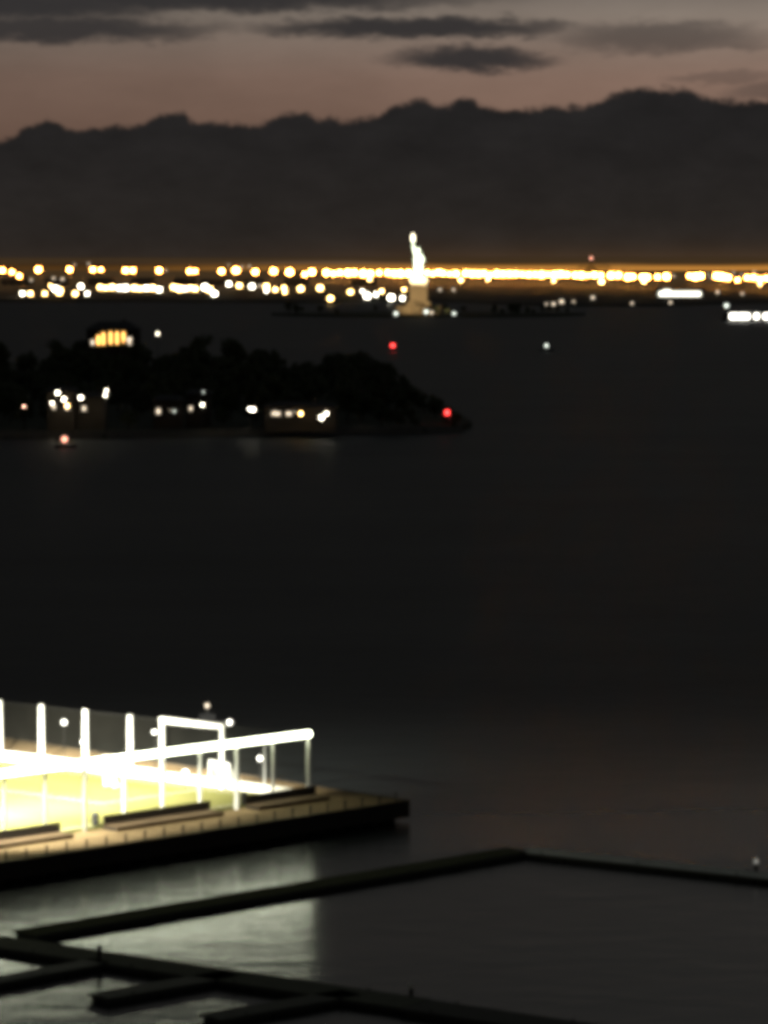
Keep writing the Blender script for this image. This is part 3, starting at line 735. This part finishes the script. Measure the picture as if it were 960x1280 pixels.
# end fence: tall posts, white low wall, netting (it leaves the corner at a little more than a right angle)
CO = PW(UE, VF, DZ); ve = (G(0, 950, DZ) - CO).normalized(); ANE = math.atan2(ve.y, ve.x) - math.pi/2
ne = Vector((ve.y, -ve.x, 0))
def PE(off, t, z): q = CO + ve*t + ne*off; return Vector((q.x, q.y, z))
def end_t(px, z, off=0.0):   # distance along the end fence of the point seen at column px
    lo, hi_ = -10, 110
    for _ in range(60):
        mid = (lo+hi_)/2; q = PE(off, mid, z); X = q.x/(q - Vector((0,0,H))).dot(fw)
        if X*F+PX > px: lo = mid
        else: hi_ = mid
    return lo
ef = empty('fence', CO, ANE); tag(ef, 'end fence with tall white posts standing on a bright low white wall', 'fence')
EH = 7.4; te = 64.0
for px, hh in [(163,7.5),(107,7.6),(52,7.6),(0,7.6),(-54,7.6),(331,6.6)]:
    t = end_t(px, DZ+3); MB().tube((0,t,-.01),(0,t,hh), .34 if px < 300 else .18, .28 if px<300 else .14, n=12).build('post', M['white'] if px < 300 else M['steel'], ef)
MB().box(-.15, .15, .4, end_t(205, DZ), 0, 1.0).build('low_wall', M['cream'], ef)
MB().box(-.15, .15, end_t(205, DZ)+.004, te, 0, 1.15).build('low_wall', M['white'], ef)
nb = MB(); nb.quad((.2,0,0),(.2,te,0),(.2,te,EH),(.2,0,EH)); nb.build('netting', M['net'], ef)
MB().tube((.2,0,EH),(.2,te,EH),.02).build('top_cable', M['blackm'], ef)
# ball-catch frame
ta, tb_ = end_t(203, DZ+5, -.6), end_t(278, DZ+5, -.6)
bf = empty('ball_catch_frame', PE(-.6, tb_, DZ), ANE); tag(bf, 'tall white goal-like ball catch frame rising above the fence rail', 'frame')
wdt = ta - tb_; hA = 7.5
MB().box(-.22,.22,-.22,.22,-.01,hA-.3).build('upright', M['white'], bf, bevel=.05)
MB().box(-.22,.22,wdt-.22,wdt+.22,-.01,hA-.3).build('upright', M['white'], bf, bevel=.05)
MB().box(-.25,.25,-.3,wdt/2-.04,hA-.3,hA+.3).build('crossbar', M['white'], bf, bevel=.06)
MB().box(-.25,.25,wdt/2+.04,wdt+.3,hA-.3,hA+.3).build('crossbar', M['white'], bf, bevel=.06)

# portable goals
def goal(px, py, W, h_, D, label, rot=0):
    a, b = PL(px, py, DZ+.02); r = empty('soccer_goal', PW(a, b, DZ+.018), ANG+rot); tag(r, label, 'goal', 'portable white goals on the turf')
    m = MB()
    for s in (0, W): m.tube((0,s,0),(0,s,h_),.09).tube((0,s,h_),(D,s,0),.07).tube((0,s,.07),(D,s,.07),.07)
    m.tube((0,-.06,h_),(0,W+.06,h_),.09).tube((D,0,.07),(D,W,.07),.07); m.build('goal_frame', M['white'], r)
    nt = MB(); nt.quad((.02,0,h_),(.02,W,h_),(D,W,.1),(D,0,.1)); nt.v += [(0,0,.05),(D,0,.05),(0,0,h_),(0,W,.05),(D,W,.05),(0,W,h_)]; nt.f += [(4,5,6),(7,8,9)]; nt.build('goal_net', M['goalnet'], r)
goal(287, 983, 3.6, 2.7, 2.2, 'larger white netted goal standing at the right end of the turf')
goal(142, 984, 1.6, 1.2, 1.0, 'small white netted goal far out on the bright turf')

# timber bleachers facing the water
def long_bench(pxa, pxb, label):
    ya = lambda px: 1052.1-.1344*px
    a = PL(pxa, ya(pxa))[0]; b = PL(pxb, ya(pxb))[0]
    r = empty('timber_bench', PW((a+b)/2, VF-.45, DZ+.004), ANG); tag(r, label, 'bench', 'broad timber benches along the promenade')
    L = b-a
    MB().box(-L/2,L/2,-2.5,-.12,.40,.50).build('seat', M['bench'], r, bevel=.02)
    MB().box(-L/2+.05,L/2-.05,-2.42,-2.34,0,.398).build('front_panel', M['bench'], r)
    MB().box(-L/2,L/2,-.10,.02,0,1.55).build('backrest', M['timber'], r)
    for k in range(3):
        x = -L/2+.1+(L-.3)*k/2; MB().box(x, x+.1, -2.33, -.12, 0, .398).build('leg', M['timber'], r)
long_bench(-70, 66, 'broad timber bench cut by the left edge of the picture')
long_bench(122, 261, 'longest broad timber bench, in the middle before the bright turf')
long_bench(307, 399, 'broad timber bench nearest the pier corner')
# litter bins
for px, py, lab in [(119,1032,'black litter bin at the left end of the middle bench'),(305,1006,'black litter bin at the left end of the corner bench')]:
    a, b = PL(px, py); r = empty('litter_bin', PW(a, b, DZ+.004), ANG); tag(r, lab, 'bin', 'black litter bins')
    MB().lathe([(.34,0),(.42,.1),(.44,1.15),(.40,1.2)], n=14).build('body', M['blackm'], r)
    MB().lathe([(.46,1.205),(.46,1.28),(.3,1.5),(.05,1.55)], n=14).build('lid', M['blackm'], r)
# railing along the water edge
rl = empty('railing', PW(0, .35, DZ+.004), ANG); tag(rl, 'low dark railing with thin posts along the edge of the promenade', 'railing')
for k in range(34):
    MB().box(-1.2-k*2.75-.07,-1.2-k*2.75+.07,-.07,.07,0,1.05).build('post', M['blackm'], rl)
for z in (.35,.65,1.02):
    MB().tube((-94,0,z),(-1.0,0,z),.014 if z<1 else .025, n=6).build('rail', M['blackm'], rl)
# low lamps around the pier end
def plamp(px, py, off, rr, label):
    # a lamp standing at a given distance outside (+) or inside (-) the end fence
    q = PE(off, end_t(px, DZ, off), DZ); top = V(px, py, q.y)
    lamp_mast('promenade_lamp', Vector((top.x, q.y, DZ+.004)), Vector((top.x, q.y, max(top.z, DZ+.9))), rr, M['lamp'], label, 'lamp', None, .05, 'globe')
plamp(80, 903, 4.5, .28, 'round lamp glowing between the two leftmost fence posts in view')
plamp(104, 928, 3.0, .25, 'low lamp touching the left side of a tall white fence post')
plamp(132, 949, .5, .4, 'bright round lamp at the low point between the two white rails')
plamp(193, 915, 4.0, .24, 'small lamp just left of the tall ball catch frame')
plamp(287, 903, 4.0, .26, 'slanting bright lamp right of the tall ball catch frame')
plamp(232, 966, -4.0, .32, 'round lamp seen under the glowing rail inside the ball catch frame')
plamp(325, 948, 3.0, .26, 'narrow lamp seen between two fence posts under the glowing rail')
# floodlight masts beside the field, just outside the picture
def field_mast(a, b, label, beams):
    q = PW(a, b, DZ); r = empty('floodlight_mast', q, ANG); tag(r, label, 'floodlight', 'floodlight masts of the field')
    MB().tube((0,0,0),(0,0,24),.35,.18,10).build('pole', M['steel'], r)
    MB().box(-2.2,2.2,-.15,.15,23.2,23.4).build('crossarm', M['steel'], r)
    for k in range(4): MB().box(-2.0+k*1.1,-1.2+k*1.1,-.3,.3,23.41,24.2).build('lamp_head', M['steel'], r)
    for (ta_, tb2, pw_, sz) in beams: spot(PW(a, b, DZ+25.2), PW(ta_, tb2, DZ), pw_, sz, (1,.97,.82), .5, .75, 'field_floodlight')
field_mast(-66, VF-3, 'steel floodlight mast at the left end of the front fence', [(-45, 22, 1.7e6, 74)])
field_mast(-68, 38, 'steel floodlight mast beyond the far left part of the field', [(-40, 40, 2.1e6, 66)])

# ------------------------------------------------------------------ the marina
DK = .6
def dock(name, pa, pb, wid, m, label, group='floating docks of the marina', z=DK, ext=(0,0), cleats=True):
    A, B = G(pa[0], pa[1], z), G(pb[0], pb[1], z); d = (B-A).normalized(); A = A - d*ext[0]; B = B + d*ext[1]
    L = (B-A).length; r = empty(name, (A.x, A.y, 0), math.atan2(d.y, d.x)); tag(r, label, 'dock', group)
    MB().box(0, L, -wid/2, wid/2, z-.12, z).build('deck', m, r, bevel=.03)
    f = MB(); k = 0.4
    while k < L-1: f.box(k, min(L-.3, k+5.4), -wid/2+.12, wid/2-.12, -.4, z-.13); k += 5.8
    f.build('float', M['float'], r)
    for s in (-1, 1): MB().box(.01, L-.01, s*(wid/2+.003)-(0 if s>0 else .10), s*(wid/2+.003)+(.10 if s>0 else 0), z-.34, z-.04).build('fender_strip', M['float'], r)
    if cleats:
        k = 3.0
        while k < L-2 and k < 80:
            for s in (-1, 1):
                c = MB(); c.box(k-.2,k+.2,s*(wid/2-.25)-.05,s*(wid/2-.25)+.05,z+.14,z+.20).box(k-.06,k+.06,s*(wid/2-.25)-.04,s*(wid/2-.25)+.04,z+.001,z+.139); c.build('cleat', M['blackm'], r)
            k += 12
    return r
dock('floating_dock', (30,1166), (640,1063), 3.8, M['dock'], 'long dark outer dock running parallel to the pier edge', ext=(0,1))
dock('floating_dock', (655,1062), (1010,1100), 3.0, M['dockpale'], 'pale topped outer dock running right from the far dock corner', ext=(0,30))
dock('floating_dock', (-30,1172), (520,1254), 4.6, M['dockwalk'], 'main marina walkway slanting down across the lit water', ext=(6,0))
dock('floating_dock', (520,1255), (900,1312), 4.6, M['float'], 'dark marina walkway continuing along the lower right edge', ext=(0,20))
dock('floating_dock', (-30,1229), (128,1200), 2.6, M['float'], 'short finger dock at the left edge below the walkway', ext=(8,0))
dock('floating_dock', (122,1245), (290,1216), 3.0, M['float'], 'middle finger dock with its blunt end over the lit water')
dock('floating_dock', (262,1271), (440,1240), 3.0, M['float'], 'lower finger dock near the bottom of the picture')
def pile(px, py, h, label, cap):
    p = G(px, py, 0); r = empty('mooring_pile', p); tag(r, label, 'pile', 'mooring piles of the docks')
    MB().tube((0,0,-2),(0,0,h),.22,.20,12).build('shaft', M['timber'], r)
    MB().lathe([(.26,h+.003),(.27,h+.25),(.05,h+.6)], n=12).build('cap', cap, r)
pile(945, 1092, 1.1, 'mooring pile with a faintly glowing pale cap on the right outer dock', M['capglow'])
pile(514, 1252, 1.2, 'mooring pile at the joint of the two walkways', M['cream'])
pile(124, 1209, 1.6, 'dark mooring pile where the left finger meets the walkway', M['timber'])
